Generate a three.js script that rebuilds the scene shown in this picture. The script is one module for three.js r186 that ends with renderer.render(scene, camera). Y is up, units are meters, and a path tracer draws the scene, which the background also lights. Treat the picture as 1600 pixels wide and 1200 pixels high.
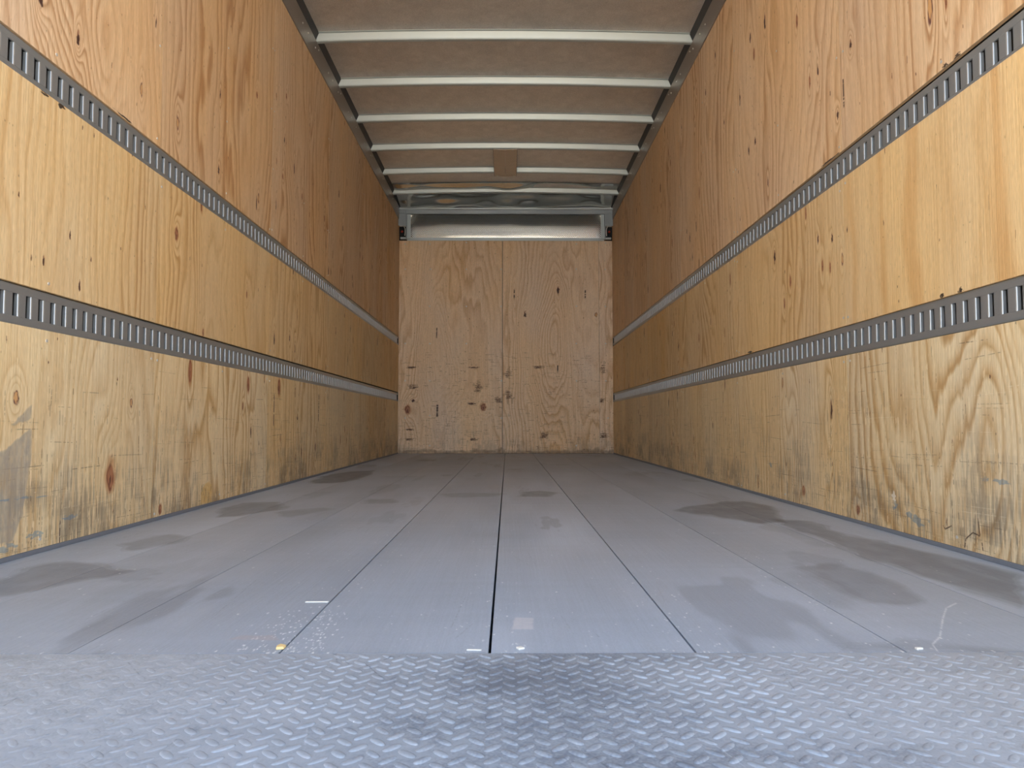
import * as THREE from 'three';
import { RoundedBoxGeometry } from 'three/addons/geometries/RoundedBoxGeometry.js';
import { mergeGeometries } from 'three/addons/utils/BufferGeometryUtils.js';

// ------------------------------------------------------------------ camera, sky, sun, exposure
const scene = new THREE.Scene();
const renderer = new THREE.WebGLRenderer({ antialias: true });
renderer.toneMapping = THREE.LinearToneMapping;
renderer.toneMappingExposure = 2.6;
renderer.shadowMap.enabled = true;

const EYE = 0.34;                                   // lens height above the cargo floor
const camera = new THREE.PerspectiveCamera(2 * Math.atan(600 / 1150) * 180 / Math.PI, 4 / 3, 0.02, 400);
camera.rotation.order = 'YXZ';
camera.position.set(0, EYE, 0);
camera.rotation.y = -0.006087;
camera.rotation.x = 0.053426;
scene.add(camera);

const sunDir = new THREE.Vector3(-0.35, 1.0, -0.55).normalize();
{ // hazy sky: pale at the horizon, bluer overhead, the same all round
  const W = 64, H = 128, b = new Float32Array(W * H * 4);
  for (let j = 0; j < H; j++) {
    const up = Math.max(0, Math.sin(((j + 0.5) / H - 0.5) * Math.PI)), k = Math.pow(1 - up, 2.6);
    for (let i = 0; i < W; i++) [0.34, 0.5, 0.76].forEach((zenith, c) => { b[(j * W + i) * 4 + c] = zenith + ([2.4, 2.65, 3.0][c] - zenith) * k; b[(j * W + i) * 4 + 3] = 1; });
  }
  const t = new THREE.DataTexture(b, W, H, THREE.RGBAFormat, THREE.FloatType);
  t.mapping = THREE.EquirectangularReflectionMapping; t.magFilter = THREE.LinearFilter; t.wrapS = THREE.RepeatWrapping; t.needsUpdate = true;
  scene.background = t;
}
const sun = new THREE.DirectionalLight(0xfff0d8, 14);
sun.name = 'sun';
sun.position.copy(sunDir).multiplyScalar(30);
sun.castShadow = true;
Object.assign(sun.shadow.camera, { left: -15, right: 15, top: 15, bottom: -15, near: 1, far: 80 });
scene.add(sun, sun.target);

// ------------------------------------------------------------------ helpers
const XL = -1.235, XR = 1.195, DEPTH = 8.3, REAR = 0.5;      // plywood faces, depth of the front wall, rear edge (as distance from the lens)
const ROOF = 2.84, BOW = 2.79, WALLTOP = 2.65;
let seedState = 1;
const reseed = (s) => { seedState = (s * 2654435761) >>> 0 || 1; };
const rnd = () => { seedState = (seedState + 0x6d2b79f5) | 0; let t = Math.imul(seedState ^ (seedState >>> 15), 1 | seedState); t = (t + Math.imul(t ^ (t >>> 7), 61 | t)) ^ t; return ((t ^ (t >>> 14)) >>> 0) / 4294967296; };
const rr = (a, b) => a + (b - a) * rnd();
reseed(7);
const LAT = new Float32Array(65536);
for (let i = 0; i < 65536; i++) LAT[i] = rnd();
function noise(x, y) {                                        // value noise 0..1
  const xi = Math.floor(x), yi = Math.floor(y); let fx = x - xi, fy = y - yi;
  fx = fx * fx * (3 - 2 * fx); fy = fy * fy * (3 - 2 * fy);
  const x0 = xi & 255, x1 = (xi + 1) & 255, y0 = (yi & 255) << 8, y1 = ((yi + 1) & 255) << 8;
  const a = LAT[y0 + x0], b = LAT[y0 + x1], c = LAT[y1 + x0], d = LAT[y1 + x1];
  return a + (b - a) * fx + (c - a) * fy + (a - b - c + d) * fx * fy;
}
const fbm = (x, y) => noise(x, y) * 0.55 + noise(x * 2.03 + 17, y * 2.03 + 31) * 0.29 + noise(x * 4.1 + 71, y * 4.1 + 5) * 0.16;
const clamp = (v, a = 0, b = 1) => (v < a ? a : v > b ? b : v);
const sstep = (a, b, v) => { const t = clamp((v - a) / (b - a)); return t * t * (3 - 2 * t); };
const taken = {};
const numbered = (n) => { taken[n] = (taken[n] ?? -1) + 1; return taken[n] ? n + '_' + String(taken[n]).padStart(3, '0') : n; };
function mesh(name, geo, mat, parent) {
  const m = new THREE.Mesh(geo, mat); m.name = parent ? name : numbered(name);
  m.castShadow = m.receiveShadow = true;
  (parent ?? scene).add(m);
  return m;
}
function group(name) { const g = new THREE.Group(); g.name = numbered(name); scene.add(g); return g; }
const tag = (o, label, category, grp, kind) => { o.userData.label = label; o.userData.category = category; if (grp) o.userData.group = grp; if (kind) o.userData.kind = kind; return o; };
function dataTex(buf, w, h, srgb = true, repeat = false) {
  const t = new THREE.DataTexture(buf, w, h, THREE.RGBAFormat);
  t.magFilter = THREE.LinearFilter; t.minFilter = THREE.LinearFilter;
  if (srgb) t.colorSpace = THREE.SRGBColorSpace;
  if (repeat) t.wrapS = t.wrapT = THREE.RepeatWrapping;
  t.needsUpdate = true;
  return t;
}
function inside(poly, x, y) {
  let c = false;
  for (let i = 0, j = poly.length - 1; i < poly.length; j = i++) {
    const [xi, yi] = poly[i], [xj, yj] = poly[j];
    if ((yi > y) !== (yj > y) && x < ((xj - xi) * (y - yi)) / (yj - yi) + xi) c = !c;
  }
  return c;
}
// a picture of matter in metres: paint(x, y, alpha, [r, g, b]) blends on it
class Sheet {
  constructor(x0, y0, w, h, W, H) { Object.assign(this, { x0, y0, w, h, W, H, b: new Uint8Array(W * H * 4).fill(255) }); }
  blend(i, j, a, c) { if (i < 0 || j < 0 || i >= this.W || j >= this.H) return; const o = (j * this.W + i) * 4; for (let k = 0; k < 3; k++) this.b[o + k] = this.b[o + k] * (1 - a) + c[k] * a; }
  spot(x, y, rx, ry, a, c, rag = 0.35) {                      // ragged blob
    const i0 = Math.floor((x - 1.5 * rx - this.x0) / this.w * this.W), i1 = Math.ceil((x + 1.5 * rx - this.x0) / this.w * this.W);
    const j0 = Math.floor((y - 1.5 * ry - this.y0) / this.h * this.H), j1 = Math.ceil((y + 1.5 * ry - this.y0) / this.h * this.H);
    for (let j = j0; j <= j1; j++) for (let i = i0; i <= i1; i++) {
      const px = this.x0 + (i + 0.5) / this.W * this.w, py = this.y0 + (j + 0.5) / this.H * this.h;
      const d = Math.hypot((px - x) / rx, (py - y) / ry) + (noise(px / rx * 2.1 + x * 91, py / ry * 2.1 + y * 57) - 0.5) * rag * 2;
      const k = 1 - sstep(0.7, 1.1, d);
      if (k > 0) this.blend(i, j, a * k, c);
    }
  }
  line(xa, ya, xb, yb, wd, a, c, broken = 0) {                // thin stroke, wd in metres
    const W = this.W / this.w, H = this.H / this.h, n = Math.max(2, Math.ceil(Math.hypot((xb - xa) * W, (yb - ya) * H)));
    const horizontal = Math.abs((xb - xa) * W) > Math.abs((yb - ya) * H), half = Math.max(0.5, wd / 2 * (horizontal ? H : W));
    for (let k = 0; k <= n; k++) {
      const t = k / n, x = xa + (xb - xa) * t, y = ya + (yb - ya) * t;
      let al = a * Math.min(1, wd * (horizontal ? H : W) + 0.15) * Math.min(1, Math.min(t, 1 - t) * 8 + 0.3);
      if (broken) al *= sstep(broken - 0.15, broken + 0.15, noise(x * 160 + xa * 37, y * 160 + ya * 53));
      const i = (x - this.x0) * W - 0.5, j = (y - this.y0) * H - 0.5, p = horizontal ? j : i;
      for (let q = Math.floor(p - half - 0.5); q <= Math.ceil(p + half + 0.5); q++) {
        const cover = clamp(half + 0.5 - Math.abs(q - p));
        if (cover > 0) horizontal ? this.blend(Math.round(i), q, al * cover, c) : this.blend(q, Math.round(j), al * cover, c);
      }
    }
  }
  poly(pts, a, c, warp = 0.02, grain = 0.5, fx = 30, fy = 30) {
    let [x0, x1, y0, y1] = [1e9, -1e9, 1e9, -1e9];
    for (const [x, y] of pts) { x0 = Math.min(x0, x); x1 = Math.max(x1, x); y0 = Math.min(y0, y); y1 = Math.max(y1, y); }
    const W = this.W / this.w, H = this.H / this.h;
    for (let j = Math.floor((y0 - warp - this.y0) * H); j <= (y1 + warp - this.y0) * H; j++) for (let i = Math.floor((x0 - warp - this.x0) * W); i <= (x1 + warp - this.x0) * W; i++) {
      if (i < 0 || j < 0 || i >= this.W || j >= this.H) continue;
      const x = this.x0 + (i + 0.5) / W, y = this.y0 + (j + 0.5) / H;
      let k = 0;
      for (let q = 0; q < 5; q++) {
        const ox = (q % 3 - 1) * warp * 0.25, oy = ((q >> 1) - 1) * warp * 0.25;
        if (inside(pts, x + ox + (fbm(x * fx, y * fy) - 0.5) * 2 * warp, y + oy + (fbm(x * fx + 50, y * fy + 80) - 0.5) * 2 * warp)) k += 0.2;
      }
      if (k) this.blend(i, j, a * k * (1 - grain + grain * 1.6 * fbm(x * fx * 3, y * fy * 3)), c);
    }
  }
  texture() { return dataTex(this.b, this.W, this.H); }
}

// ------------------------------------------------------------------ plywood
// veneer: one sheet of rotary-cut softwood; along = 0..w across the grain, y up the grain
function veneer(o) {
  const { x0, y0, w, h, res, seed, rings, wander, light, dark, line = 0.5, knots = [], dirt = 0, flecks = 0, paint } = o;
  const W = Math.min(2048, Math.round(w * res * 0.8)), H = Math.min(2048, Math.round(h * res));
  const S = new Sheet(x0, y0, w, h, W, H), b = S.b, sx = seed * 13.7, sy = seed * 5.3;
  for (let i = 0; i < W; i++) {
    const x = x0 + (i + 0.5) / W * w;
    for (let j = 0; j < H; j++) {
      const y = y0 + (j + 0.5) / H * h;
      const big = fbm(x * 2.1 + sx, y * 0.62 + sy), mid = fbm(x * 7 + sx, y * 1.7 + sy);
      let p = x * rings * 0.35 + big * wander + mid * wander * 0.22, heart = 0;
      for (const k of knots) {
        const dx = (x - k[0]) / (k[2] * 3.2), dy = (y - k[1]) / (k[3] * 3.6), r = dx * dx + dy * dy;
        if (r < 4) p += 2.6 * Math.exp(-r * 1.4) * (k[4] ?? 1);
      }
      p += (noise(x * 60 + sx, y * 9) - 0.5) * 0.25;
      const q = p - Math.floor(p), ring = noise(Math.floor(p) * 7.31 + seed, 3.3);
      const late = q < 0.8 ? Math.pow(q / 0.8, 2.6) : (1 - q) / 0.2;
      const soft = sstep(0.25, 0.7, noise(x * 4 + sx * 2, y * 0.8 + sy));
      let m = late * line * 1.35 * (0.35 + 0.9 * ring) * (0.45 + 0.75 * soft);
      m += (noise(x * 520, y * 9 + sy) - 0.5) * 0.32 + (noise(x * 170 + 9, y * 3 + sy) - 0.5) * 0.2 + (big - 0.5) * 0.35;
      const warm = fbm(x * 3.3 + sy, y * 1.1 + sx) - 0.5;
      m = clamp(m + 0.18, 0, 1.15);
      const g = 1 + (noise(x * 900, y * 70) - 0.5) * 0.1;
      const a = (j * W + i) * 4;
      b[a] = clamp((light[0] + (dark[0] - light[0]) * m + warm * 10) * g, 0, 255);
      b[a + 1] = clamp((light[1] + (dark[1] - light[1]) * m - warm * 4) * g, 0, 255);
      b[a + 2] = clamp((light[2] + (dark[2] - light[2]) * m - warm * 26) * g, 0, 255);
      const fl = noise(x * 330 + sx, y * 42 + sy);
      if (fl > 0.965) { const f = (fl - 0.965) / 0.035 * 0.45; b[a] *= 1 - f; b[a + 1] *= 1 - f; b[a + 2] *= 1 - f; }
      if (dirt) {                                            // grime caught in the fibres, thick where carts rub, in patches of its own
        const belt = sstep(0.34, 0.02, y) * 0.75 + 0.25 * sstep(0.5, 0.2, y);
        const patch = fbm(x * 5.5 + sy, y * 9 + sx), fibre = noise(x * 240, y * 16 + 4), rub = noise(x * 14 + 3, y * 260);
        const dd = sstep(0.48, 0.82, patch * 0.7 + fibre * 0.42 + rub * 0.06 - 0.18 + belt * 0.16) * dirt * (0.1 + belt * 0.62);
        const c = [104, 94, 82];
        for (let k = 0; k < 3; k++) b[a + k] = b[a + k] * (1 - dd * 0.72) + c[k] * dd * 0.72;
        const chip = noise(x * 260 + 77, y * 26 + 5) * 0.75 + noise(x * 40, y * 40) * 0.25;   // splintered, paler wood
        const cc = sstep(0.80, 0.86, chip + belt * 0.07) * 0.6 * dirt;
        const cl = [238, 216, 172];
        for (let k = 0; k < 3; k++) b[a + k] = b[a + k] * (1 - cc) + cl[k] * cc;
      }
    }
  }
  reseed(seed * 31 + 5);
  for (const [kx, ky, rx, ry, , kind = 0] of knots) {
    if (kind === 0) { S.spot(kx, ky, rx * 1.5, ry * 1.35, 0.4, [176, 112, 66], 0.25); S.spot(kx, ky, rx, ry, 0.85, [120, 66, 42], 0.2); S.spot(kx + rx * 0.1, ky, rx * 0.7, ry * 0.75, 0.85, [178, 122, 86], 0.3); S.spot(kx, ky - ry * 0.2, rx * 0.22, ry * 0.35, 0.7, [70, 38, 28], 0.5); }
    if (kind === 1) { S.spot(kx, ky, rx, ry, 0.9, [62, 34, 26], 0.45); S.spot(kx, ky + ry * 0.9, rx * 0.5, ry * 0.6, 0.5, [120, 62, 44], 0.4); }
    if (kind === 2) { S.spot(kx, ky, rx, ry, 0.85, [92, 54, 48], 0.25); S.spot(kx, ky, rx * 0.72, ry * 0.8, 1, [206, 158, 104], 0.25); }
    if (kind === 3) S.line(kx, ky - ry, kx + rx * 0.3, ky + ry, rx * 2, 0.85, [48, 30, 24], 0.25);
  }
  const area = w * h;
  for (let n = 0; n < flecks * area; n++) {                   // pitch marks and small checks
    const x = x0 + rnd() * w, y = y0 + rnd() * h, l = rr(0.004, 0.022);
    rnd() < 0.55 ? S.spot(x, y, rr(0.0014, 0.003), l * 0.5, rr(0.45, 0.9), [84, 48, 32], 0.5) : S.line(x, y - l, x + rr(-0.001, 0.001), y + l, rr(0.0006, 0.0014), rr(0.3, 0.7), [96, 58, 36], 0.35);
  }
  if (dirt) {
    for (let n = 0; n < 60 * w * dirt; n++) {                 // horizontal scuffs from freight
      const y = y0 + Math.pow(rnd(), 1.7) * Math.min(h, 0.55), x = x0 + rnd() * w, l = rr(0.02, 0.22), tilt = rr(-0.05, 0.05);
      S.line(x, y, x + l, y + l * tilt, rr(0.0006, 0.0018), rr(0.2, 0.65), rnd() < 0.72 ? [82, 70, 58] : [236, 222, 188], rr(0.3, 0.55));
    }
    for (let n = 0; n < 330 * w * dirt; n++) {                // torn fibres
      const y = y0 + Math.pow(rnd(), 1.9) * Math.min(h, 0.42), x = x0 + rnd() * w, l = rr(0.01, 0.075), dk = rnd() < 0.45;
      S.line(x, y, x + rr(-0.002, 0.002), y + l, rr(0.001, 0.0022), rr(0.25, 0.7), dk ? [74, 58, 44] : [242, 222, 180], 0.3);
    }
  }
  paint?.(S);
  return S.texture();
}
reseed(99);
const fibreBump = (() => {
  const N = 512, b = new Uint8Array(N * N * 4).fill(255);
  for (let j = 0; j < N; j++) for (let i = 0; i < N; i++) {
    const v = noise(i * 0.5, j * 0.015625) * 0.45 + noise(i * 0.25 + 9, j * 0.0078125) * 0.35 + noise(i * 0.5, j * 0.25) * 0.2;
    b.fill(clamp(v) * 255, (j * N + i) * 4, (j * N + i) * 4 + 3);
  }
  return dataTex(b, N, N, false, true);
})();
function plyMat(tex, w, h, bump = 0.0006) {
  const bm = fibreBump.clone(); bm.repeat.set(w / 0.6, h / 1.1); bm.needsUpdate = true;
  return new THREE.MeshStandardMaterial({ map: tex, roughness: 0.62, bumpMap: bm, bumpScale: bump });
}

// ------------------------------------------------------------------ materials
const M = {
  galv: new THREE.MeshStandardMaterial({ color: 0x98a0a4, metalness: 0.5, roughness: 0.42 }),
  track: new THREE.MeshStandardMaterial({ color: 0xa6aaab, metalness: 0.65, roughness: 0.36 }),
  bow: new THREE.MeshStandardMaterial({ color: 0xbcc6c7, metalness: 0.35, roughness: 0.38 }),
  trim: new THREE.MeshStandardMaterial({ color: 0xa8a29c, metalness: 0.8, roughness: 0.45 }),
  web: new THREE.MeshStandardMaterial({ color: 0x4a4c4f, metalness: 0.3, roughness: 0.6 }),
  skin: new THREE.MeshStandardMaterial({ color: 0xd8d6d0, roughness: 0.6 }),
  darkSkin: new THREE.MeshStandardMaterial({ color: 0x4c4a47, roughness: 0.8 }),
  steelPaint: new THREE.MeshStandardMaterial({ color: 0x777b82, roughness: 0.6, metalness: 0.1 }),
  dark: new THREE.MeshStandardMaterial({ color: 0x1c1d1f, roughness: 0.8 }),
  screw: new THREE.MeshStandardMaterial({ color: 0xcfcabf, metalness: 0.35, roughness: 0.4 }),
  rivet: new THREE.MeshStandardMaterial({ color: 0xd6d6d2, metalness: 0.8, roughness: 0.3 }),
  red: new THREE.MeshStandardMaterial({ color: 0xb5301c, roughness: 0.35 }),
  wire: new THREE.MeshStandardMaterial({ color: 0xe4e2da, roughness: 0.5 }),
  wood: new THREE.MeshStandardMaterial({ color: 0xe2c68c, roughness: 0.8 }),
  pale: new THREE.MeshStandardMaterial({ color: 0xdedad0, roughness: 0.8 }),
};

// ------------------------------------------------------------------ outside ground and shell
{
  const N = 512, b = new Uint8Array(N * N * 4).fill(255);
  for (let j = 0; j < N; j++) for (let i = 0; i < N; i++) { const v = 168 + (fbm(i * 0.06, j * 0.06) - 0.5) * 30 + (noise(i * 0.9, j * 0.9) - 0.5) * 36; b[(j * N + i) * 4] = v; b[(j * N + i) * 4 + 1] = v * 0.97; b[(j * N + i) * 4 + 2] = v * 0.92; }
  const t = dataTex(b, N, N, true, true); t.repeat.set(60, 60);
  const g = mesh('ground', new THREE.BoxGeometry(120, 0.2, 120), new THREE.MeshStandardMaterial({ map: t, roughness: 0.95 }));
  g.position.set(0, -1.25, 0); g.userData.kind = 'structure'; g.userData.label = 'pale concrete yard below the truck bed';
}

// ------------------------------------------------------------------ floor boards
const seamsX = [XL, -0.96, -0.65, -0.338, -0.0266, 0.28, 0.594, 0.905, XR], PLATE = 1.112;
{
  const floor = group('floor'); floor.userData.kind = 'structure';
  mesh('subfloor', new THREE.BoxGeometry(XR - XL + 0.1, 0.16, DEPTH - REAR + 0.2), M.dark, floor).position.set((XL + XR) / 2, -0.115, -(DEPTH + REAR) / 2 - 0.1);
  const d0 = PLATE, d1 = DEPTH + 0.02;
  const S = new Sheet(XL, d0, XR - XL, d1 - d0, 2048, 2048);
  reseed(41);
  const boardTone = seamsX.map(() => rr(-5, 5));
  for (let j = 0; j < S.H; j++) {
    const d = d0 + (j + 0.5) / S.H * S.h;
    for (let i = 0; i < S.W; i++) {
      const x = XL + (i + 0.5) / S.W * S.w;
      let k = 0; while (k < 7 && x > seamsX[k + 1]) k++;
      const grain = noise(x * 420 + k * 7, d * 7) - 0.5, wide = fbm(x * 5 + k * 3, d * 1.3) - 0.5, cross = noise(x * 3, d * 34 + k) - 0.5, fine = noise(x * 900, d * 260) - 0.5;
      const v = 172 + boardTone[k] + grain * 5 + wide * 26 + cross * 4 + fine * 9;
      const warm = (fbm(x * 3 + 40, d * 2) - 0.5) * 10, a = (j * S.W + i) * 4;
      S.b[a] = v * 0.945 + warm * 0.6; S.b[a + 1] = v; S.b[a + 2] = v * 1.075 - warm * 0.6;
    }
  }
  const stains = [
    [[-1.132, 1.669], [-1.142, 1.82], [-1.017, 1.819], [-0.894, 1.717], [-0.949, 1.648], [-0.973, 1.553], [-1.005, 1.485], [-1.1, 1.4]],
    [[-1.107, 2.105], [-1.079, 2.272], [-0.969, 2.221], [-0.959, 2.104], [-1.017, 2.0]],
    [[-1.13, 2.962], [-1.116, 3.175], [-0.981, 3.225], [-0.907, 2.918], [-0.973, 2.738], [-1.041, 2.701]],
    [[-0.88, 2.855], [-0.764, 3.028], [-0.691, 2.938], [-0.78, 2.681]],
    [[-1.195, 4.722], [-1.141, 5.219], [-0.977, 5.359], [-0.897, 4.557], [-0.994, 4.218], [-1.135, 4.175]],
    [[-0.655, 3.331], [-0.524, 3.359], [-0.5, 3.171], [-0.632, 3.147]],
    [[0.07, 3.665], [0.184, 3.734], [0.233, 3.598], [0.168, 3.412], [0.057, 3.442]],
    [[-0.32, 3.601], [-0.184, 3.667], [-0.034, 3.599], [-0.044, 3.443], [-0.274, 3.415]],
    [[0.668, 2.951], [0.929, 3.188], [1.034, 3.213], [1.079, 3.063], [0.958, 2.567], [0.847, 2.535], [0.747, 2.727]],
    [[0.648, 1.761], [0.779, 1.784], [0.805, 1.707], [0.815, 1.56], [0.779, 1.421], [0.705, 1.397], [0.668, 1.561]],
    [[0.933, 2.653], [1.058, 2.566], [1.036, 2.234], [1.111, 1.874], [1.143, 1.642], [0.953, 1.372], [0.919, 1.623], [0.912, 1.968], [0.897, 2.273]],
    [[0.5, 1.174], [0.631, 1.173], [0.74, 1.15], [0.762, 1.115], [0.605, 1.115]],
  ], strength = [0.5, 0.4, 0.6, 0.35, 0.75, 0.4, 0.6, 0.35, 0.7, 0.4, 0.6, 0.3];
  stains.forEach((p, i) => S.poly(p, strength[i] * 0.62, [66, 67, 70], 0.05, 0.35, 9, 5));
  for (let n = 0; n < 46; n++) S.spot(rr(XL, XR), rr(1.3, 8), rr(0.015, 0.09), rr(0.05, 0.3), rr(0.06, 0.2), rnd() < 0.7 ? [72, 74, 78] : [170, 174, 182], 0.6);
  for (let n = 0; n < 260; n++) { const x = rr(XL, XR), d = d0 + Math.pow(rnd(), 1.5) * 6.5, l = rr(0.02, 0.35); S.line(x, d, x + rr(-0.04, 0.04) * (rnd() < 0.3 ? 3 : 1), d + l, rr(0.0008, 0.002), rr(0.1, 0.4), rnd() < 0.6 ? [190, 194, 200] : [70, 72, 76], rr(0.35, 0.6)); }
  for (let n = 0; n < 900; n++) { const near = rnd() < 0.45, x = near ? [-0.338, -0.0266, 0.28, 0.594][Math.floor(rnd() * 4)] + rr(-0.05, 0.05) : rr(XL, XR), d = d0 + Math.pow(rnd(), 2.2) * 5, r = rr(0.0008, 0.0022); S.spot(x, d, r, r * 2, rr(0.35, 0.95), [226, 228, 228], 0.6); }
  for (let n = 0; n < 160; n++) { const x = -0.338 + rr(-0.07, 0.06), d = 1.12 + Math.pow(rnd(), 1.4) * 0.25, r = rr(0.0008, 0.0018); S.spot(x, d, r, r * 2, 0.9, [232, 234, 236], 0.6); }
  // split paint, showing pale wood
  const crack = [[0.642, 1.114], [0.655, 1.15], [0.69, 1.19], [0.713, 1.226], [0.76, 1.3], [0.809, 1.372], [0.852, 1.411]];
  for (let i = 1; i < crack.length; i++) S.line(...crack[i - 1], ...crack[i], 0.0032, 0.9, [222, 224, 224], 0.2);
  S.poly([[0.008, 1.236], [0.043, 1.236], [0.045, 1.305], [0.01, 1.308]], 0.7, [202, 200, 204], 0.005, 0.3);      // patch of old tape
  S.poly([[-0.445, 1.18], [-0.36, 1.18], [-0.375, 1.205], [-0.43, 1.205]], 0.4, [178, 162, 160], 0.006, 0.3);
  const mat = new THREE.MeshStandardMaterial({ map: S.texture(), roughness: 0.5 });
  const bm = fibreBump.clone(); bm.repeat.set(4, 3); bm.needsUpdate = true; mat.bumpMap = bm; mat.bumpScale = 0.0004;
  const gap = [0, 0.0012, 0.0016, 0.0032, 0.0045, 0.0036, 0.0022, 0.0016, 0];
  for (let k = 0; k < 8; k++) {
    const a = seamsX[k] + gap[k] / 2, c = seamsX[k + 1] - gap[k + 1] / 2, g = new THREE.BoxGeometry(c - a, 0.03, d1 - d0, 1, 1, 1);
    g.translate((a + c) / 2, -0.015, -(d0 + d1) / 2);
    const p = g.attributes.position, uv = g.attributes.uv;
    for (let i = 0; i < p.count; i++) uv.setXY(i, (p.getX(i) - XL) / S.w, (-p.getZ(i) - d0) / S.h);
    mesh('floor_board', g, mat, floor);
  }
}

// ------------------------------------------------------------------ tread plate sill
{
  const W = XR - XL, d0 = REAR + 0.05, d1 = PLATE - 0.004, S = new Sheet(XL, d0, W, d1 - d0, 2048, 512);
  reseed(57);
  for (let j = 0; j < S.H; j++) for (let i = 0; i < S.W; i++) {
    const x = XL + (i + 0.5) / S.W * W, d = d0 + (j + 0.5) / S.H * S.h;
    const patch = fbm(x * 3.2 + 5, d * 7 + 2), fine = noise(x * 520, d * 420) - 0.5, mid = fbm(x * 40, d * 44) - 0.5, streak = noise(x * 30, d * 160 + 7) - 0.5;
    const bare = sstep(0.40, 0.95, patch * 0.5 + mid * 0.35 + fine * 0.3 + 0.22 + 0.22 * Math.exp(-((x - 0.06) ** 2) / 0.04 - ((d - 1.0) ** 2) / 0.03) + 0.08 * Math.exp(-((x - 0.06) ** 2) / 0.05));
    const dust = [170, 178, 188], steel = [104, 112, 124], a = (j * S.W + i) * 4;
    for (let k = 0; k < 3; k++) S.b[a + k] = clamp(dust[k] * (1 - bare) + steel[k] * bare + mid * 24 + fine * 22 + streak * 8, 0, 255);
  }
  for (let n = 0; n < 90; n++) { const x = rr(-0.9, 0.9), d = rr(d0, d1), l = rr(0.01, 0.07); S.line(x, d, x + rr(-0.05, 0.05), d + l, rr(0.0008, 0.002), rr(0.2, 0.5), rnd() < 0.6 ? [205, 212, 220] : [60, 66, 74], 0.4); }
  for (let n = 0; n < 120; n++) { const r = rr(0.0006, 0.0014); S.spot(rr(-0.9, 0.9), rr(d0, d1), r, r, 0.85, [230, 232, 235], 0.5); }
  const tex = S.texture();
  const mat = new THREE.MeshStandardMaterial({ map: tex, roughness: 0.5, metalness: 0.15 });
  const sill = group('tread_plate_sill'); tag(sill, 'blue-grey steel tread plate sill across the front of the floor boards', 'tread plate');
  const g = new THREE.BoxGeometry(W, 0.02, d1 - d0); g.translate((XL + XR) / 2, -0.0093, -(d0 + d1) / 2);
  const p = g.attributes.position, uv = g.attributes.uv;
  const mapUV = (x, z, i, at) => at.setXY(i, (x - XL) / W, (-z - d0) / S.h);
  for (let i = 0; i < p.count; i++) mapUV(p.getX(i), p.getZ(i), i, uv);
  mesh('plate', g, mat, sill);
  // lugs: a herringbone of low lens-shaped ridges
  const lug = (() => {
    const R = 10, rows = [[1, 0], [0.8, 0.62], [0.42, 0.95]], v = [], idx = [];
    for (const [r, h] of rows) for (let k = 0; k < R; k++) { const t = k / R * Math.PI * 2, c = Math.cos(t), s = Math.sin(t); v.push(Math.sign(c) * Math.pow(Math.abs(c), 0.75) * 0.0125 * (0.45 + 0.55 * r), h, s * 0.0052 * r); }
    v.push(0, 1, 0);
    for (let q = 0; q < 2; q++) for (let k = 0; k < R; k++) { const a = q * R + k, b2 = q * R + (k + 1) % R; idx.push(a, a + R, b2, b2, a + R, b2 + R); }
    for (let k = 0; k < R; k++) idx.push(2 * R + k, 3 * R, 2 * R + (k + 1) % R);
    const gg = new THREE.BufferGeometry(); gg.setAttribute('position', new THREE.Float32BufferAttribute(v, 3)); gg.setIndex(idx);
    return gg;
  })();
  const spots = [];
  for (let c = -40; c <= 40; c++) for (let r = 0; r < 26; r++) for (const odd of [0, 1]) {
    const x = 0.02 + c * 0.0352 + odd * 0.0176, d = 0.56 + r * 0.0288 + odd * 0.0144;
    if (x < XL + 0.02 || x > XR - 0.02 || d < d0 + 0.012 || d > d1 - 0.012) continue;
    const wear = x < -0.15 ? 0.3 + 0.7 * sstep(-0.5, -0.12, x) : x > 0.35 ? 0.6 : 1;
    spots.push({ x, d, odd, h: 0.0018 * wear * rr(0.7, 1.15),  inView: d > 0.755 && Math.abs(x) < d * 0.7 });
  }
  const place = (s) => {
    const gg = lug.clone();
    gg.applyMatrix4(new THREE.Matrix4().makeScale(rr(0.92, 1.08), s.h, rr(0.9, 1.1)));
    gg.rotateY((s.odd ? -1 : 1) * (Math.PI / 4 + rr(-0.06, 0.06))); gg.translate(s.x, 0.0006, -s.d);
    gg.computeVertexNormals();
    const q = gg.attributes.position, u = new THREE.Float32BufferAttribute(q.count * 2, 2);
    for (let i = 0; i < q.count; i++) mapUV(q.getX(i), q.getZ(i), i, u);
    gg.setAttribute('uv', u);
    return gg;
  };
  const lugMat = new THREE.MeshStandardMaterial({ map: tex, roughness: 0.45, metalness: 0.15 });
  
  spots.sort((a, b2) => (b2.inView - a.inView) || a.d - b2.d);
  spots.slice(0, 300).forEach((s) => mesh('tread_lug', place(s), lugMat, sill));
  mesh('tread_lugs', mergeGeometries(spots.slice(300).map(place)), lugMat, sill).userData.kind = 'stuff';
}

// ------------------------------------------------------------------ side walls of plywood between the cargo tracks
const T = 0.012;
const screwGeo = (() => { const g = new THREE.CylinderGeometry(0.0042, 0.0048, 0.0022, 10); g.rotateX(Math.PI / 2); return g; })();
const seams = [REAR, 1.36, 2.575, 3.795, 5.015, 6.235, 7.455, DEPTH + 0.04];
const dens = [260, 880, 760, 520, 400, 320, 300];
const zones = {
  left: [[0.0, 0.588], [0.693, 1.222], [1.32, 2.66]],
  right: [[0.0, 0.58], [0.685, 1.212], [1.312, 2.66]],
};
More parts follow.
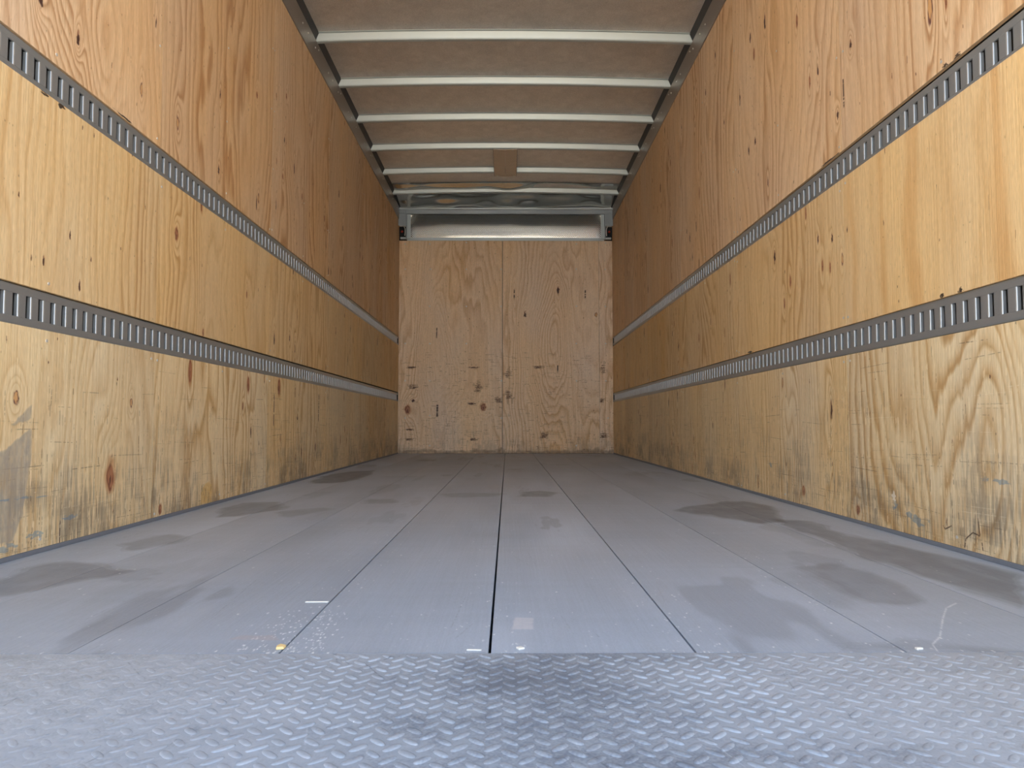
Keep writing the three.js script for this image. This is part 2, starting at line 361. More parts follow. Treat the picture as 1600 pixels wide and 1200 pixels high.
// knots and marks seen on the sheets: [depth, height, half width, half height, pull on the grain, kind]
const marks = {
  left: [
    [2.0, 1.62, 0.05, 0.09, 2.6, 9], [2.2, 1.5, 0.04, 0.1, 2.2, 9], [1.898, 1.465, 0.012, 0.024, 1.2, 1], [2.068, 1.445, 0.007, 0.017, 1.6, 1], [2.522, 1.745, 0.004, 0.018, 0.5, 1], [2.433, 1.464, 0.009, 0.026, 1.2, 2], [2.708, 1.464, 0.012, 0.028, 1.3, 2], [3.603, 1.454, 0.01, 0.025, 1, 2], [2.35, 1.9, 0.006, 0.02, 1, 1], [3.1, 1.75, 0.006, 0.02, 0.8, 1],
    [2.72, 1.045, 0.013, 0.024, 1.2, 0], [2.163, 1.198, 0.002, 0.006, 0, 1], [2.113, 0.733, 0.004, 0.016, 0.4, 1], [1.946, 0.771, 0.004, 0.012, 0.4, 1], [2.06, 0.87, 0.003, 0.012, 0.3, 1],
    [1.856, 0.405, 0.012, 0.018, 1.3, 2], [2.423, 0.408, 0.008, 0.016, 1.1, 2], [2.307, 0.174, 0.022, 0.046, 1.2, 0], [2.864, 0.543, 0.014, 0.048, 1, 0], [3.509, 0.527, 0.016, 0.04, 0.8, 0], [3.981, 0.535, 0.02, 0.045, 0.8, 0], [3.9, 0.41, 0.005, 0.085, 0.3, 3], [2.644, 0.035, 0.011, 0.018, 0.8, 0], [4.822, 0.44, 0.006, 0.09, 0.3, 3], [2.057, 0.04, 0.0016, 0.032, 0, 3],
  ],
  right: [
    [2.016, 1.52, 0.013, 0.055, 1.0, 2], [2.491, 1.657, 0.008, 0.015, 1.2, 1], [2.601, 1.454, 0.008, 0.014, 0.8, 1], [2.552, 1.515, 0.004, 0.055, 0.4, 3], [3.318, 2.201, 0.01, 0.035, 0.8, 1], [2.95, 2.0, 0.009, 0.03, 0.8, 0], [3.524, 2.235, 0.01, 0.025, 0.6, 1], [3.473, 2.128, 0.009, 0.03, 0.7, 0], [2.759, 1.697, 0.006, 0.02, 0.8, 1], [2.837, 1.689, 0.007, 0.024, 0.8, 0], [3.697, 2.006, 0.008, 0.035, 0.6, 1], [3.478, 1.696, 0.008, 0.018, 0.6, 1], [3.572, 1.69, 0.008, 0.02, 0.6, 1], [3.316, 1.444, 0.006, 0.02, 0.6, 1],
    [2.593, 0.925, 0.008, 0.022, 0.9, 2], [2.793, 1.045, 0.006, 0.018, 0.6, 1], [2.671, 1.019, 0.006, 0.016, 0.6, 1], [3.075, 0.938, 0.008, 0.024, 0.6, 0], [2.758, 0.938, 0.007, 0.022, 0.6, 0], [2.693, 0.917, 0.006, 0.02, 0.6, 0], [2.55, 1.02, 0.003, 0.01, 0.2, 1],
    [3.05, 0.28, 0.05, 0.16, 2.2, 9], [2.7, 0.45, 0.03, 0.12, 2, 9], [1.8, 0.3, 0.05, 0.14, 2.0, 9], [2.98, 0.07, 0.012, 0.02, 0.8, 0], [2.52, 0.045, 0.012, 0.016, 0.6, 0],
  ],
};
function nearPaint(side, zone, sheet) {
  return (S) => {
    if (side === 'left' && zone === 0) {
      const grey = [156, 147, 134];                          // grey grime with a wiped streak through it
      S.poly([[1.3, 0.21], [1.80, 0.27], [1.87, 0.30], [1.918, 0.325], [1.919, 0.29], [1.916, 0.21], [1.896, 0.115], [1.863, 0.05], [1.7, 0.02], [1.3, 0.02]], 0.72, grey, 0.01, 0.5, 40, 20);
      S.poly([[1.84, 0.337], [1.87, 0.34], [1.917, 0.352], [1.918, 0.388], [1.885, 0.365]], 0.6, grey, 0.008, 0.5, 40, 20);
      const blue = [70, 118, 168];
      for (const [x, y, rx, ry] of [[1.82, 0.152, 0.05, 0.004], [1.9, 0.15, 0.03, 0.005], [1.97, 0.146, 0.03, 0.003], [1.83, 0.035, 0.05, 0.012], [1.95, 0.048, 0.03, 0.01], [2.1, 0.075, 0.03, 0.01]]) S.spot(x, y, rx * 0.8, ry * 0.7, 0.34, blue, 1);
      S.line(2.1, 0.21, 2.25, 0.212, 0.0016, 0.7, [70, 60, 50], 0.4); S.line(2.0, 0.29, 2.12, 0.285, 0.0012, 0.6, [80, 60, 44], 0.35);
      S.poly([[2.99, 0.012], [3.1, 0.012], [3.1, 0.085], [3.06, 0.1], [3.0, 0.075]], 0.7, [222, 178, 104], 0.01, 0.5, 60, 40);   // gouged patch, fresh wood
      for (let n = 0; n < 16; n++) { const x = rr(2.99, 3.1), y = rr(0.01, 0.07); S.line(x, y, x + rr(-0.01, 0.01), y + rr(0.01, 0.04), 0.0026, 0.7, rnd() < 0.5 ? [104, 72, 40] : [246, 220, 160], 0.3); }
    }
    if (side === 'right' && zone === 0) {
      for (const [x, y, rx, ry] of [[2.277, 0.091, 0.014, 0.011], [2.285, 0.078, 0.012, 0.008], [2.2, 0.07, 0.02, 0.012], [1.78, 0.2, 0.03, 0.008], [1.84, 0.2, 0.02, 0.006], [3.35, 0.15, 0.02, 0.014], [2.15, 0.06, 0.05, 0.02]]) S.spot(x, y, rx * 0.75, ry * 0.75, 0.4, [84, 118, 152], 0.9);
      S.spot(2.285, 0.115, 0.012, 0.014, 0.8, [232, 222, 204], 0.5);
      const c = [64, 44, 30];
      for (const s of [[1.878, 0.1, 1.872, 0.055], [1.872, 0.055, 1.9, 0.06], [1.9, 0.06, 1.93, 0.04], [1.93, 0.04, 1.937, 0.015], [1.99, 0.065, 2.02, 0.052], [2.02, 0.052, 2.03, 0.06], [1.865, 0.04, 1.862, 0.02]]) S.line(...s, 0.0032, 0.85, c, 0.15);
      for (let n = 0; n < 40; n++) { const x = rr(2.45, 2.75), y = rr(0.05, 0.4); S.line(x, y, x + rr(-0.004, 0.004), y + rr(0.03, 0.12), 0.002, 0.45, [112, 90, 66], 0.3); }
    }
    const torn = { left1: [[1.93, 1.217, 0.018, 0.006], [2.0, 1.217, 0.014, 0.007]], right2: [[1.9, 1.316, 0.014, 0.006], [1.955, 1.316, 0.012, 0.006], [2.68, 1.315, 0.06, 0.004]], right1: [[2.0, 0.69, 0.01, 0.007], [1.92, 0.69, 0.01, 0.008], [3.6, 0.69, 0.03, 0.006]], left2: [[2.33, 1.325, 0.05, 0.003]] };
    for (const [x, y, rx, ry] of torn[side + zone] ?? []) S.spot(x, y, rx, ry, 0.95, [58, 46, 36], 0.6);      // veneer broken out along the track
    if (side === 'right' && zone === 1 && sheet <= 2) {       // broad reddish heartwood bands in the plain veneer
      for (const [x, w2] of [[1.735, 0.028], [2.13, 0.035], [2.3, 0.02], [2.52, 0.016], [1.52, 0.04]]) {
        S.poly([[x - w2, 0.66], [x + w2 * 0.6, 0.66], [x + w2 * 0.9, 0.9], [x + w2, 1.23], [x - w2 * 0.6, 1.23], [x - w2 * 1.1, 0.95]], 0.36, [196, 138, 76], 0.045, 0.5, 7, 2.2);
      }
    }
  };
}
function sideWall(side) {
  const sg = side === 'left' ? 1 : -1, X = side === 'left' ? XL : XR;
  const wall = group('wall_' + side); wall.userData.kind = 'structure';
  const sk = mesh('wall_skin', new THREE.BoxGeometry(0.03, 2.9, DEPTH - REAR + 0.3), M.darkSkin, wall);
  sk.position.set(X - sg * 0.05, 1.42, -(DEPTH + REAR) / 2 - 0.15);
  zones[side].forEach(([ya, yb], zi) => {
    for (let k = 0; k < 7; k++) {
      const d0 = seams[k] + 0.0014, d1 = seams[k + 1] - 0.0014, w = d1 - d0, h = yb - ya, seed = (side === 'left' ? 3 : 61) + zi * 17 + k * 5;
      reseed(seed + 1000);
      const ks = marks[side].filter((m) => m[0] > d0 - 0.2 && m[0] < d1 + 0.2 && m[1] > ya - 0.1 && m[1] < yb + 0.1);
      if (k !== 1 || zi === 2) for (let n = 0; n < (k > 2 ? 9 : 4) * w * h; n++) ks.push([rr(d0, d1), rr(ya, yb), rr(0.004, 0.01), rr(0.014, 0.035), rr(0.6, 1.2), Math.floor(rnd() * 3)]);
      const plain = side === 'right' && zi === 1 && k <= 1;
      const tones = [
        [[234, 212, 170], [198, 162, 112]],
        [[230, 200, 150], [198, 156, 102]],
        [[228, 196, 155], [190, 147, 104]],
      ][zi];
      const sh = rr(-5, 5), mul = (c) => c.map((v) => v + sh);
      const tex = veneer({
        x0: d0, y0: ya, w, h, res: dens[k], seed, rings: plain ? 14 : side === 'right' && zi === 0 && k > 1 ? rr(85, 120) : rr(34, 70), wander: plain ? 5 : rr(7, 13), light: mul(tones[0]), dark: mul(tones[1]),
        line: plain ? 0.35 : zi === 0 ? 0.75 : 0.68, knots: ks, dirt: zi === 0 ? 1 : zi === 1 ? 0.0 : 0, flecks: zi === 2 ? 36 : 24, paint: nearPaint(side, zi, k),
      });
      if (side === 'right') { tex.wrapS = THREE.RepeatWrapping; tex.repeat.x = -1; tex.offset.x = 1; }
      const g = new THREE.BoxGeometry(T, h, w);
      const m = mesh('plywood_panel', g, plyMat(tex, w, h), wall);
      m.position.set(X - sg * T / 2, (ya + yb) / 2, -(d0 + d1) / 2);
      // screws in two or three columns
      for (const cx of [0.02, w * 0.5, w - 0.02]) for (let n = 0, c = zi === 2 ? 5 : 2; n < c; n++) {
        if (rnd() < 0.25) continue;
        const s = mesh('screw', screwGeo, M.screw, wall);
        s.rotation.y = Math.PI / 2; s.position.set(X + sg * 0.0006, ya + 0.03 + (h - 0.06) * n / (c - 1) + rr(-0.01, 0.01), -(d0 + cx) + rr(-0.006, 0.006));
      }
    }
  });
}
sideWall('left'); sideWall('right');

// steel angle along the foot of each wall
for (const [side, X, sg] of [['left', XL, 1], ['right', XR, -1]]) {
  const b = mesh('baseboard_' + side, new RoundedBoxGeometry(0.007, 0.012, DEPTH - PLATE, 1, 0.0015), M.steelPaint);
  b.position.set(X + sg * 0.0036, 0.006, -(DEPTH + PLATE) / 2); b.userData.kind = 'structure';
}

// ------------------------------------------------------------------ front wall of plywood
{
  const wall = group('wall_front'); wall.userData.kind = 'structure';
  mesh('wall_skin', new THREE.BoxGeometry(XR - XL + 0.2, 2.5, 0.03), M.darkSkin, wall).position.set((XL + XR) / 2, 1.17, -DEPTH - 0.05);
  const fk = [[0.575, 1.846, 0.016, 0.035, 1.4, 1], [0.883, 1.805, 0.006, 0.05, 0.8, 3], [0.075, 1.809, 0.006, 0.05, 0.8, 3], [0.198, 1.571, 0.014, 0.03, 1, 1], [1.005, 1.571, 0.016, 0.03, 1, 2], [-0.803, 1.364, 0.005, 0.06, 1, 3], [-0.793, 0.481, 0.01, 0.07, 2, 3], [-0.274, 0.522, 0.03, 0.04, 1.6, 0], [-1.125, 0.495, 0.03, 0.05, 1.4, 0], [-1.064, 0.595, 0.02, 0.014, 0.4, 1], [0.566, 0.956, 0.006, 0.04, 1.8, 3], [-0.75, 0.95, 0.09, 0.2, 2.6, 9], [0.4, 1.1, 0.1, 0.25, 2.6, 9], [-0.8, 1.7, 0.06, 0.3, 2, 9], [0.55, 1.3, 0.06, 0.25, 2.4, 9]];
  const bumps = [[-1.09, 0.97, 0.05, 0.01], [-0.38, 0.97, 0.06, 0.006], [0.01, 0.9, 0.04, 0.04], [0.349, 0.975, 0.06, 0.012], [1.082, 0.95, 0.035, 0.05], [-1.06, 0.75, 0.06, 0.02], [-0.4, 0.56, 0.05, 0.012], [0.42, 0.2, 0.05, 0.03], [1.09, 0.2, 0.05, 0.03], [-0.38, 0.16, 0.04, 0.012], [-1.1, 0.16, 0.05, 0.01], [-1.1, 0.27, 0.05, 0.006], [1.07, 0.6, 0.03, 0.02], [0.02, 0.65, 0.05, 0.05], [-0.33, 0.75, 0.05, 0.05], [-0.1, 0.6, 0.05, 0.03]];
  [[XL + 0.002, -0.0612, 0], [-0.0548, 1.038, 1], [1.0412, XR - 0.002, 2]].forEach(([a, b, n]) => {
    const ya = 0.003, yb = 2.42, w = b - a, h = yb - ya;
    const tex = veneer({
      x0: a, y0: ya, w, h, res: 420, seed: 141 + n * 9, rings: 26, wander: 11, light: [236, 208, 172], dark: [204, 164, 122], line: 0.55, flecks: 40,
      knots: fk.filter((k) => k[0] > a - 0.2 && k[0] < b + 0.2), dirt: 0.5,
      paint: (S) => {
        for (const [x, y, rx, ry] of bumps) { if (x < a || x > b) continue; for (let q = 0; q < 20; q++) { const py = y + rr(-ry, ry), px = x + rr(-rx, 0), l = rr(0.01, rx * 1.3); S.line(px, py, px + l, py + rr(-0.003, 0.003), rr(0.002, 0.006), rr(0.45, 0.9), [64, 40, 28], 0.35); } S.spot(x, y, rx, ry * 1.4, 0.2, [92, 62, 42], 0.9); }
        for (let q = 0; q < 260 * w; q++) { const py = rr(0.05, 1.15), px = rr(a, b), l = rr(0.01, 0.08); S.line(px, py, px + l, py, rr(0.002, 0.004), rr(0.3, 0.7), [88, 58, 40], 0.45); }
        S.poly([[a, 0], [b, 0], [b, 0.05], [(a + b) / 2, 0.03], [a, 0.035]], 0.5, [96, 78, 62], 0.03, 0.7, 14, 14);
      },
    });
    mesh('plywood_panel', new THREE.BoxGeometry(w, h, T), plyMat(tex, w, h), wall).position.set((a + b) / 2, (ya + yb) / 2, -DEPTH - T / 2);
  });
  for (const [x, y] of [[-1.167, 2.382], [-0.888, 2.382], [-0.47, 2.4], [0.785, 2.385], [1.119, 2.395], [-1.165, 2.092], [-0.875, 2.092], [-0.47, 2.092], [-0.075, 2.093], [0.783, 2.094], [1.112, 2.092], [-0.884, 1.666], [-0.467, 1.666], [-0.075, 1.666], [0.783, 1.67], [1.112, 1.666], [-1.158, 1.241], [-0.88, 1.241], [-0.467, 1.241], [0.779, 1.243], [1.112, 1.243], [-1.155, 0.82], [-0.88, 0.82], [-0.07, 0.82], [0.779, 0.82], [1.112, 0.82], [-1.152, 0.4], [-0.876, 0.427], [-0.07, 0.4], [1.133, 0.4], [-0.874, 0.09], [0.774, 0.09]]) {
    const s = mesh('screw', screwGeo, M.screw, wall); s.scale.setScalar(1.9); s.position.set(x, y, -DEPTH + 0.001);
  }
}

// ------------------------------------------------------------------ slotted cargo tracks
{
  const PITCH = 0.0508, SH = 0.029, FACE = -0.004, LIP = -0.0145, half = 0.0166;
  const prof = [];                                            // one bar between two slots: flat face, edges rolled back into the wall
  for (let k = 0; k <= 5; k++) { const t = k / 5 * Math.PI / 2; prof.push([half - 0.0056 * (1 - Math.cos(t)), LIP + (FACE - LIP) * (k === 0 ? 0 : 0.6 + 0.4 * Math.sin(t))]); }
  // prof runs from the back of the lip to the face; mirrored for the other edge
  const edge = prof.map(([a, n]) => [a, n]).sort((p, q) => p[1] - q[1]);
  const ring = [...edge.map(([a, n]) => [-a, n]), [-0.011, FACE], [0.011, FACE], ...edge.slice().reverse()];
  const barGeo = (() => {
    const v = [], idx = [];
    for (const y of [-SH, SH]) for (const [a, n] of ring) v.push(n, y, -a);
    for (let i = 0; i < ring.length - 1; i++) { const L = ring.length; idx.push(i, i + 1, i + L, i + 1, i + 1 + L, i + L); }
    const g = new THREE.BufferGeometry(); g.setAttribute('position', new THREE.Float32BufferAttribute(v, 3)); g.setIndex(idx); g.computeVertexNormals();
    return g;
  })();
  const flangeGeo = (len) => {                                // swept section: slot edge, face, bend back to the wall
    const sec = [[-0.0085, 0.029], [-0.0045, 0.029], [-0.004, 0.0295], [-0.004, 0.045], [-0.0055, 0.0495], [-0.0105, 0.0525], [-0.013, 0.0525]];
    const v = [], idx = [];
    for (const z of [0, -len]) for (const [n, y] of sec) v.push(n, y, z);
    const L = sec.length;
    for (let i = 0; i < L - 1; i++) idx.push(i, i + L, i + 1, i + 1, i + L, i + 1 + L);
    const g = new THREE.BufferGeometry(); g.setAttribute('position', new THREE.Float32BufferAttribute(v, 3)); g.setIndex(idx);
    const f = g.toNonIndexed(); f.computeVertexNormals(); return f;
  };
  const N = 512, b = new Uint8Array(N * N * 4).fill(255);
  for (let j = 0; j < N; j++) for (let i = 0; i < N; i++) { const v = 205 + (fbm(i * 0.03, j * 0.03) - 0.5) * 90 + (noise(i * 0.4, j * 0.4) - 0.5) * 30; b.fill(clamp(v, 0, 255), (j * N + i) * 4, (j * N + i) * 4 + 3); }
  const len = DEPTH - REAR, full = flangeGeo(len);
  const track = (side, yTop, yTopFar, first, label) => {
    const X = side === 'left' ? XL : XR, o = group('cargo_track');
    tag(o, label, 'cargo track', 'slotted cargo tracks let into the plywood walls');
    o.position.set(X, yTop - 0.0525, -REAR);
    if (side === 'right') o.scale.x = -1;                    // the section faces the load space on both walls
    o.rotation.x = -Math.atan2(yTop - yTopFar, len) * -1 * -1;
    mesh('flange', full, M.track, o);
    const low = mesh('flange', full, M.track, o); low.scale.y = -1;
    let d = first; while (d - PITCH > REAR + 0.06) d -= PITCH;
    for (; d < DEPTH - 0.03; d += PITCH) mesh('slot_bar', barGeo, M.track, o).position.z = -(d - REAR) - 0;
    return o;
  };
  // `first` is the middle of a bar
  track('left', 1.32, 1.322, 1.772, 'upper slotted grey steel cargo track on the left plywood wall');
  track('left', 0.693, 0.684, 1.772, 'lower slotted grey steel cargo track on the left plywood wall');
  track('right', 1.30, 1.327, 1.73, 'upper slotted grey steel cargo track on the right plywood wall');
  track('right', 0.686, 0.684, 1.73, 'lower slotted grey steel cargo track on the right plywood wall');
}

// ------------------------------------------------------------------ roof: skin, top rails, bows, vent
const crown = (x) => 0.02 * (1 - Math.pow((x - (XL + XR) / 2) / 1.2, 2));
{
  const ceil = group('ceiling'); ceil.userData.kind = 'structure';
  const grid = (x0, x1, d0, d1, nx, nd, f) => {
    const v = [], uv = [], idx = [];
    for (let j = 0; j <= nd; j++) for (let i = 0; i <= nx; i++) { const x = x0 + (x1 - x0) * i / nx, d = d0 + (d1 - d0) * j / nd; v.push(x, f(x, d), -d); uv.push(x, d); }
    for (let j = 0; j < nd; j++) for (let i = 0; i < nx; i++) { const a = j * (nx + 1) + i; idx.push(a, a + nx + 1, a + 1, a + 1, a + nx + 1, a + nx + 2); }
    const g = new THREE.BufferGeometry(); g.setAttribute('position', new THREE.Float32BufferAttribute(v, 3)); g.setAttribute('uv', new THREE.Float32BufferAttribute(uv, 2)); g.setIndex(idx); g.computeVertexNormals();
    return g;
  };
  const N = 512, b = new Uint8Array(N * N * 4).fill(255);
  for (let j = 0; j < N; j++) for (let i = 0; i < N; i++) { const v = 236 + (noise(i * 0.5, j * 0.5) - 0.5) * 22 + (fbm(i * 0.031, j * 0.031) - 0.5) * 24; b.fill(clamp(v, 0, 255), (j * N + i) * 4, (j * N + i) * 4 + 3); }
  const t = dataTex(b, N, N, true, true); t.repeat.set(1, 1);
  const skinMat = new THREE.MeshStandardMaterial({ color: 0xf4f0ec, map: t, metalness: 0.65, roughness: 0.42 });
  mesh('roof_skin', grid(XL + 0.02, XR - 0.02, REAR, 8.2, 24, 2, (x) => ROOF + crown(x)), skinMat, ceil);
  mesh('roof_shell', new THREE.BoxGeometry(XR - XL + 0.2, 0.05, DEPTH - REAR + 0.6), M.skin, ceil).position.set((XL + XR) / 2, 2.93, -(DEPTH + REAR) / 2 - 0.2);
  // bright buckled sheet over the nose end of the roof
  const wav = (x, d) => { const k = sstep(7.58, 7.7, d); return ROOF + crown(x) * (1 - 0.6 * sstep(7.9, 8.2, d)) - 0.004 - 0.066 * Math.pow(sstep(7.7, 8.25, d), 1.4) + k * ((noise(x * 1.9 + 4, d * 3.4 + 9) - 0.5) * 0.05 + (noise(x * 4.4 + 31, d * 8) - 0.5) * 0.022); };
  const cap = mesh('roof_cap_sheet', grid(XL + 0.03, XR - 0.03, 7.56, 8.2, 160, 60, wav), new THREE.MeshStandardMaterial({ color: 0xd3d2cc, metalness: 1, roughness: 0.14 }), ceil);
  cap.userData.label = 'polished buckled metal sheet';

  // top rail of each side wall
  [['trim_1', XL, 1], ['trim_2', XR, -1]].forEach(([name, X, sg]) => {
    const tr = group(name); tr.userData.kind = 'structure';
    const len = DEPTH - REAR, zc = -(DEPTH + REAR) / 2;
    mesh('flange', new RoundedBoxGeometry(0.008, BOW - WALLTOP, len, 1, 0.002), M.trim, tr).position.set(X + sg * 0.003, (BOW + WALLTOP) / 2, zc);
    mesh('lip', new THREE.BoxGeometry(0.05, 0.004, len), M.trim, tr).position.set(X - sg * 0.018, BOW + 0.001, zc);
    const web = mesh('web', new THREE.BoxGeometry(0.004, 0.075, len), M.web, tr); web.position.set(X + sg * 0.014, BOW + 0.032, zc); web.rotation.z = sg * -0.5;
    const rg = new THREE.SphereGeometry(0.006, 8, 4, 0, Math.PI * 2, 0, Math.PI / 2); rg.rotateZ(-sg * Math.PI / 2);
    for (let k = -2; k < 6; k++) for (const [dd, y] of [[0.05, BOW - 0.03], [-0.03, BOW - 0.055], [0.31, BOW - 0.055], [-0.2, BOW - 0.05]]) {
      mesh('rivet', rg, M.rivet, tr).position.set(X + sg * 0.0068, y, -(4.615 + k * 0.631 + dd));
    }
  });
}
{
  // hat-section bows: flange on the skin, sloping web, flat sole; section as [toward the nose, height over the sole]
  const sec = [[-0.032, 0.05], [-0.03, 0.047], [-0.016, 0.046], [-0.004, 0.008], [0.0, 0.002], [0.006, 0], [0.026, 0], [0.03, 0.004], [0.042, 0.046], [0.056, 0.047], [0.058, 0.05]];
  const geo = (x0, x1) => {
    const n = 24, v = [], idx = [], L = sec.length;
    for (let i = 0; i <= n; i++) { const x = x0 + (x1 - x0) * i / n, c = crown(x) - crown(XL); for (const [d, h] of sec) v.push(x, h + c, -d); }
    for (let i = 0; i < n; i++) for (let k = 0; k < L - 1; k++) { const a = i * L + k; idx.push(a, a + 1, a + L, a + 1, a + L + 1, a + L); }
    const g = new THREE.BufferGeometry(); g.setAttribute('position', new THREE.Float32BufferAttribute(v, 3)); g.setIndex(idx);
    const f = g.toNonIndexed(); f.computeVertexNormals(); return f;
  };
  const whole = geo(XL + 0.004, XR - 0.004), ceil = scene.getObjectByName('ceiling');
  for (let k = -6; k < 0; k++) mesh('roof_bow', whole, M.bow, ceil).position.set(0, BOW, -(4.615 + k * 0.631));      // the run goes on toward the door, above the picture
  const which = ['nearest the camera at the top of the picture', 'second from the camera', 'third from the camera', 'fourth from the camera, just before the perforated panel', 'fifth from the camera, crossed by the perforated panel', 'farthest, running under the buckled shiny sheet'];
  for (let k = 0; k < 6; k++) {
    const o = mesh('roof_bow', whole, M.bow); o.position.set(0, BOW, -(4.615 + k * 0.631));
    tag(o, 'pale metal roof bow ' + which[k], 'roof bow', 'roof bows across the ceiling');
  }
}
{
  // perforated panel tied under the bows
  const N = 256, b = new Uint8Array(N * N * 4).fill(255);
  for (let j = 0; j < N; j++) for (let i = 0; i < N; i++) {
    const u = i / N * 10, v = j / N * 22, row = Math.floor(v), du = (u + (row & 1) * 0.5) % 1 - 0.5, dv = v % 1 - 0.5, hole = Math.hypot(du, dv * 0.9) < 0.3;
    const c = hole ? [128, 106, 90] : [238, 226, 210]; for (let k = 0; k < 3; k++) b[(j * N + i) * 4 + k] = c[k] + (noise(i * 0.7, j * 0.7) - 0.5) * 14;
  }
  const o = group('roof_vent_panel'); tag(o, 'small brown perforated panel fixed under the roof bows', 'vent panel');
  const mat = new THREE.MeshStandardMaterial({ map: dataTex(b, N, N), roughness: 0.5, metalness: 0.55 });
  const cy = crown(0) - crown(XL);
  for (const s of [-1, 1]) { const m = mesh('perforated_leaf', new THREE.BoxGeometry(0.107, 0.004, 0.72), mat, o); m.position.set(s * 0.0545, 0, 0); m.rotation.z = s * 0.05; }
  for (const s of [-1, 1]) mesh('edge_lip', new THREE.BoxGeometry(0.003, 0.01, 0.72), M.steelPaint, o).position.set(s * 0.1095, 0.004, 0);
  for (const [x, z] of [[-0.08, -0.34], [0.08, -0.34], [-0.06, 0.34], [0.07, 0.34]]) { const s = mesh('screw', screwGeo, M.rivet, o); s.rotation.x = Math.PI / 2; s.scale.setScalar(1.4); s.position.set(x, -0.004, z); }
  o.position.set(-0.022, BOW + cy - 0.006, -6.87);
}

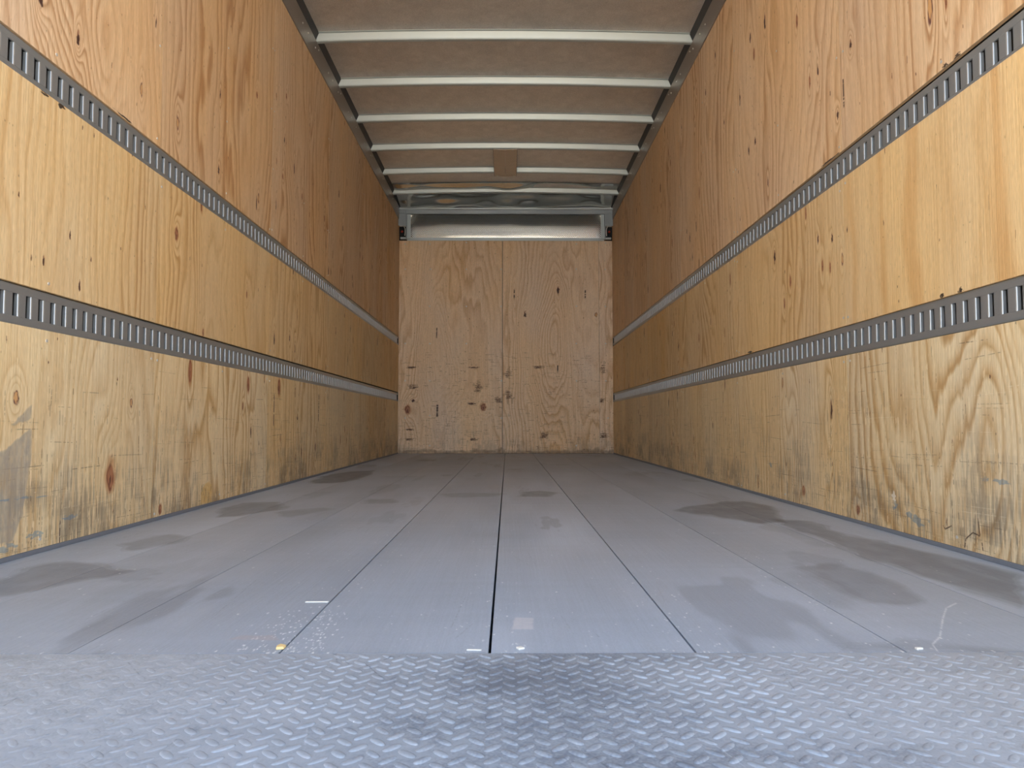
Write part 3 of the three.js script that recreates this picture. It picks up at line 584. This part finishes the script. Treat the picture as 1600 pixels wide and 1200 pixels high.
// ------------------------------------------------------------------ nose: header, rounded embossed sheet, end brackets, clearance lamps
{
  const nose = group('trim_3'); nose.userData.kind = 'structure'; nose.userData.label = 'galvanised header and rounded embossed sheet above the front wall';
  const W = XR - XL, xc = (XL + XR) / 2;
  mesh('header_edge', new RoundedBoxGeometry(W, 0.02, 0.02, 2, 0.006), M.bow, nose).position.set(xc, 2.762, -8.2);
  mesh('header_face', new THREE.BoxGeometry(W, 0.05, 0.008), M.galv, nose).position.set(xc, 2.735, -8.215);
  mesh('header_lip', new THREE.BoxGeometry(W - 0.17, 0.008, 0.05), M.galv, nose).position.set(xc, 2.71, -8.235);
  // embossed sheet
  const N = 256, b = new Uint8Array(N * N * 4).fill(255);
  for (let j = 0; j < N; j++) for (let i = 0; i < N; i++) { const u = i / 32 + (Math.floor(j / 16) & 1) * 0.5, v = j / 16, c = Math.max(0, 1 - 2.4 * Math.hypot(u % 1 - 0.5, (v % 1 - 0.5))); b.fill(c * 235, (j * N + i) * 4, (j * N + i) * 4 + 3); }
  const bt = dataTex(b, N, N, false, true); bt.repeat.set(12, 2.5);
  const n = 24, v = [], uv = [], idx = [], x0 = XL + 0.1, x1 = XR - 0.05, seg = 30;
  for (let j = 0; j <= n; j++) { const t = j / n * Math.PI / 2 * 1.02, y = 2.42 + 0.31 * Math.sin(t), d = 8.22 + 0.26 * Math.cos(t); for (let i = 0; i <= seg; i++) { const x = x0 + (x1 - x0) * i / seg; v.push(x, y, -d - 0.004 * (noise(x * 4, t * 3) - 0.5)); uv.push(i / seg, j / n); } }
  for (let j = 0; j < n; j++) for (let i = 0; i < seg; i++) { const a = j * (seg + 1) + i; idx.push(a, a + 1, a + seg + 1, a + 1, a + seg + 2, a + seg + 1); }
  const g = new THREE.BufferGeometry(); g.setAttribute('position', new THREE.Float32BufferAttribute(v, 3)); g.setAttribute('uv', new THREE.Float32BufferAttribute(uv, 2)); g.setIndex(idx); g.computeVertexNormals();
  mesh('embossed_sheet', g, new THREE.MeshStandardMaterial({ color: 0xd9d8d3, metalness: 1, roughness: 0.15, bumpMap: bt, bumpScale: 0.002 }), nose);
  mesh('nose_shell', new THREE.BoxGeometry(W + 0.2, 0.6, 0.03), M.skin, nose).position.set(xc, 2.66, -8.54);
  mesh('ledge_angle', new RoundedBoxGeometry(W - 0.19, 0.032, 0.012, 1, 0.002), M.bow, nose).position.set(xc, 2.437, -8.3);
  mesh('ledge_shelf', new THREE.BoxGeometry(W - 0.19, 0.004, 0.2), M.galv, nose).position.set(xc, 2.455, -8.405);
  [[XL, 1], [XR, -1]].forEach(([X, sg]) => {
    mesh('bracket_plate', new THREE.BoxGeometry(0.09, 0.19, 0.008), M.galv, nose).position.set(X + sg * 0.046, 2.668, -8.225);
    mesh('bracket_flange', new RoundedBoxGeometry(0.045, 0.29, 0.012, 1, 0.002), M.bow, nose).position.set(X + sg * 0.115, 2.575, -8.24);
    mesh('bracket_rib', new RoundedBoxGeometry(0.012, 0.33, 0.05, 1, 0.003), M.galv, nose).position.set(X + sg * 0.092, 2.585, -8.235);
    mesh('pocket_back', new THREE.BoxGeometry(0.09, 0.16, 0.006), M.dark, nose).position.set(X + sg * 0.045, 2.5, -8.3);
    mesh('bracket_foot', new RoundedBoxGeometry(0.07, 0.022, 0.02, 1, 0.003), M.bow, nose).position.set(X + sg * 0.055, 2.436, -8.25);
    const curve = new THREE.CatmullRomCurve3([[0.005, 2.585], [0.03, 2.57], [0.05, 2.578], [0.07, 2.55], [0.075, 2.51], [0.072, 2.46]].map(([x, y]) => new THREE.Vector3(X + sg * x, y, -8.235)));
    mesh('wire', new THREE.TubeGeometry(curve, 20, 0.005, 6), M.wire, nose);
    const lamp = group('clearance_lamp'); tag(lamp, sg > 0 ? 'tiny red clearance lamp in the dark pocket at the left end of the header' : 'tiny red clearance lamp in the dark pocket at the right end of the header', 'lamp', 'clearance lamps at the header ends');
    lamp.position.set(X + sg * 0.035, 2.52, -8.29);
    const base = mesh('base', new THREE.CylinderGeometry(0.018, 0.02, 0.014, 14), M.dark, lamp); base.rotation.x = Math.PI / 2;
    const lens = mesh('lens', new THREE.SphereGeometry(0.013, 12, 6, 0, Math.PI * 2, 0, Math.PI / 2), M.red, lamp); lens.rotation.x = Math.PI / 2; lens.position.z = 0.006;
  });
}

// ------------------------------------------------------------------ litter on the floor
{
  const bit = (name, pts, th, mat, x, d, turn, label, cat, y = 0) => {
    const s = new THREE.Shape(pts.map(([a, c]) => new THREE.Vector2(a, c)));
    const g = new THREE.ExtrudeGeometry(s, { depth: th, bevelEnabled: true, bevelSize: th * 0.2, bevelThickness: th * 0.2, bevelSegments: 1 }); g.rotateX(-Math.PI / 2);
    const m = mesh(name, g, mat); m.position.set(x, y + th * 0.2, -d); m.rotation.y = turn; return tag(m, label, cat);
  };
  bit('wood_chip', [[-0.006, -0.005], [0.004, -0.006], [0.007, 0.003], [0.0, 0.011], [-0.005, 0.004]], 0.003, M.wood, -0.343, 1.135, 0.3, 'yellow wood chip at the end of a floor seam by the tread plate', 'wood chip');
  bit('wood_splinter', [[-0.021, -0.0012], [0.02, -0.0016], [0.022, 0.0006], [-0.018, 0.0018]], 0.0014, M.pale, -0.363, 1.423, 0.03, 'long pale splinter beside the floor seam left of centre', 'splinter');
  bit('wood_splinter', [[-0.011, -0.001], [0.01, -0.0012], [0.011, 0.0006], [-0.009, 0.0014]], 0.0012, M.pale, -0.05, 1.124, -0.05, 'short pale splinter at the foot of the middle floor seam', 'splinter');
  bit('wood_chip', [[-0.004, -0.003], [0.005, -0.004], [0.004, 0.004], [-0.003, 0.005]], 0.002, M.pale, 0.019, 1.13, 0.6, 'small white crumb right of the middle seam by the tread plate', 'wood chip');
  bit('wood_chip', [[-0.005, -0.002], [0.005, -0.002], [0.004, 0.002], [-0.004, 0.003]], 0.002, M.pale, 0.62, 1.125, 0.2, 'small white crumb by the pale crack on the right floor board', 'wood chip');
}

renderer.render(scene, camera);
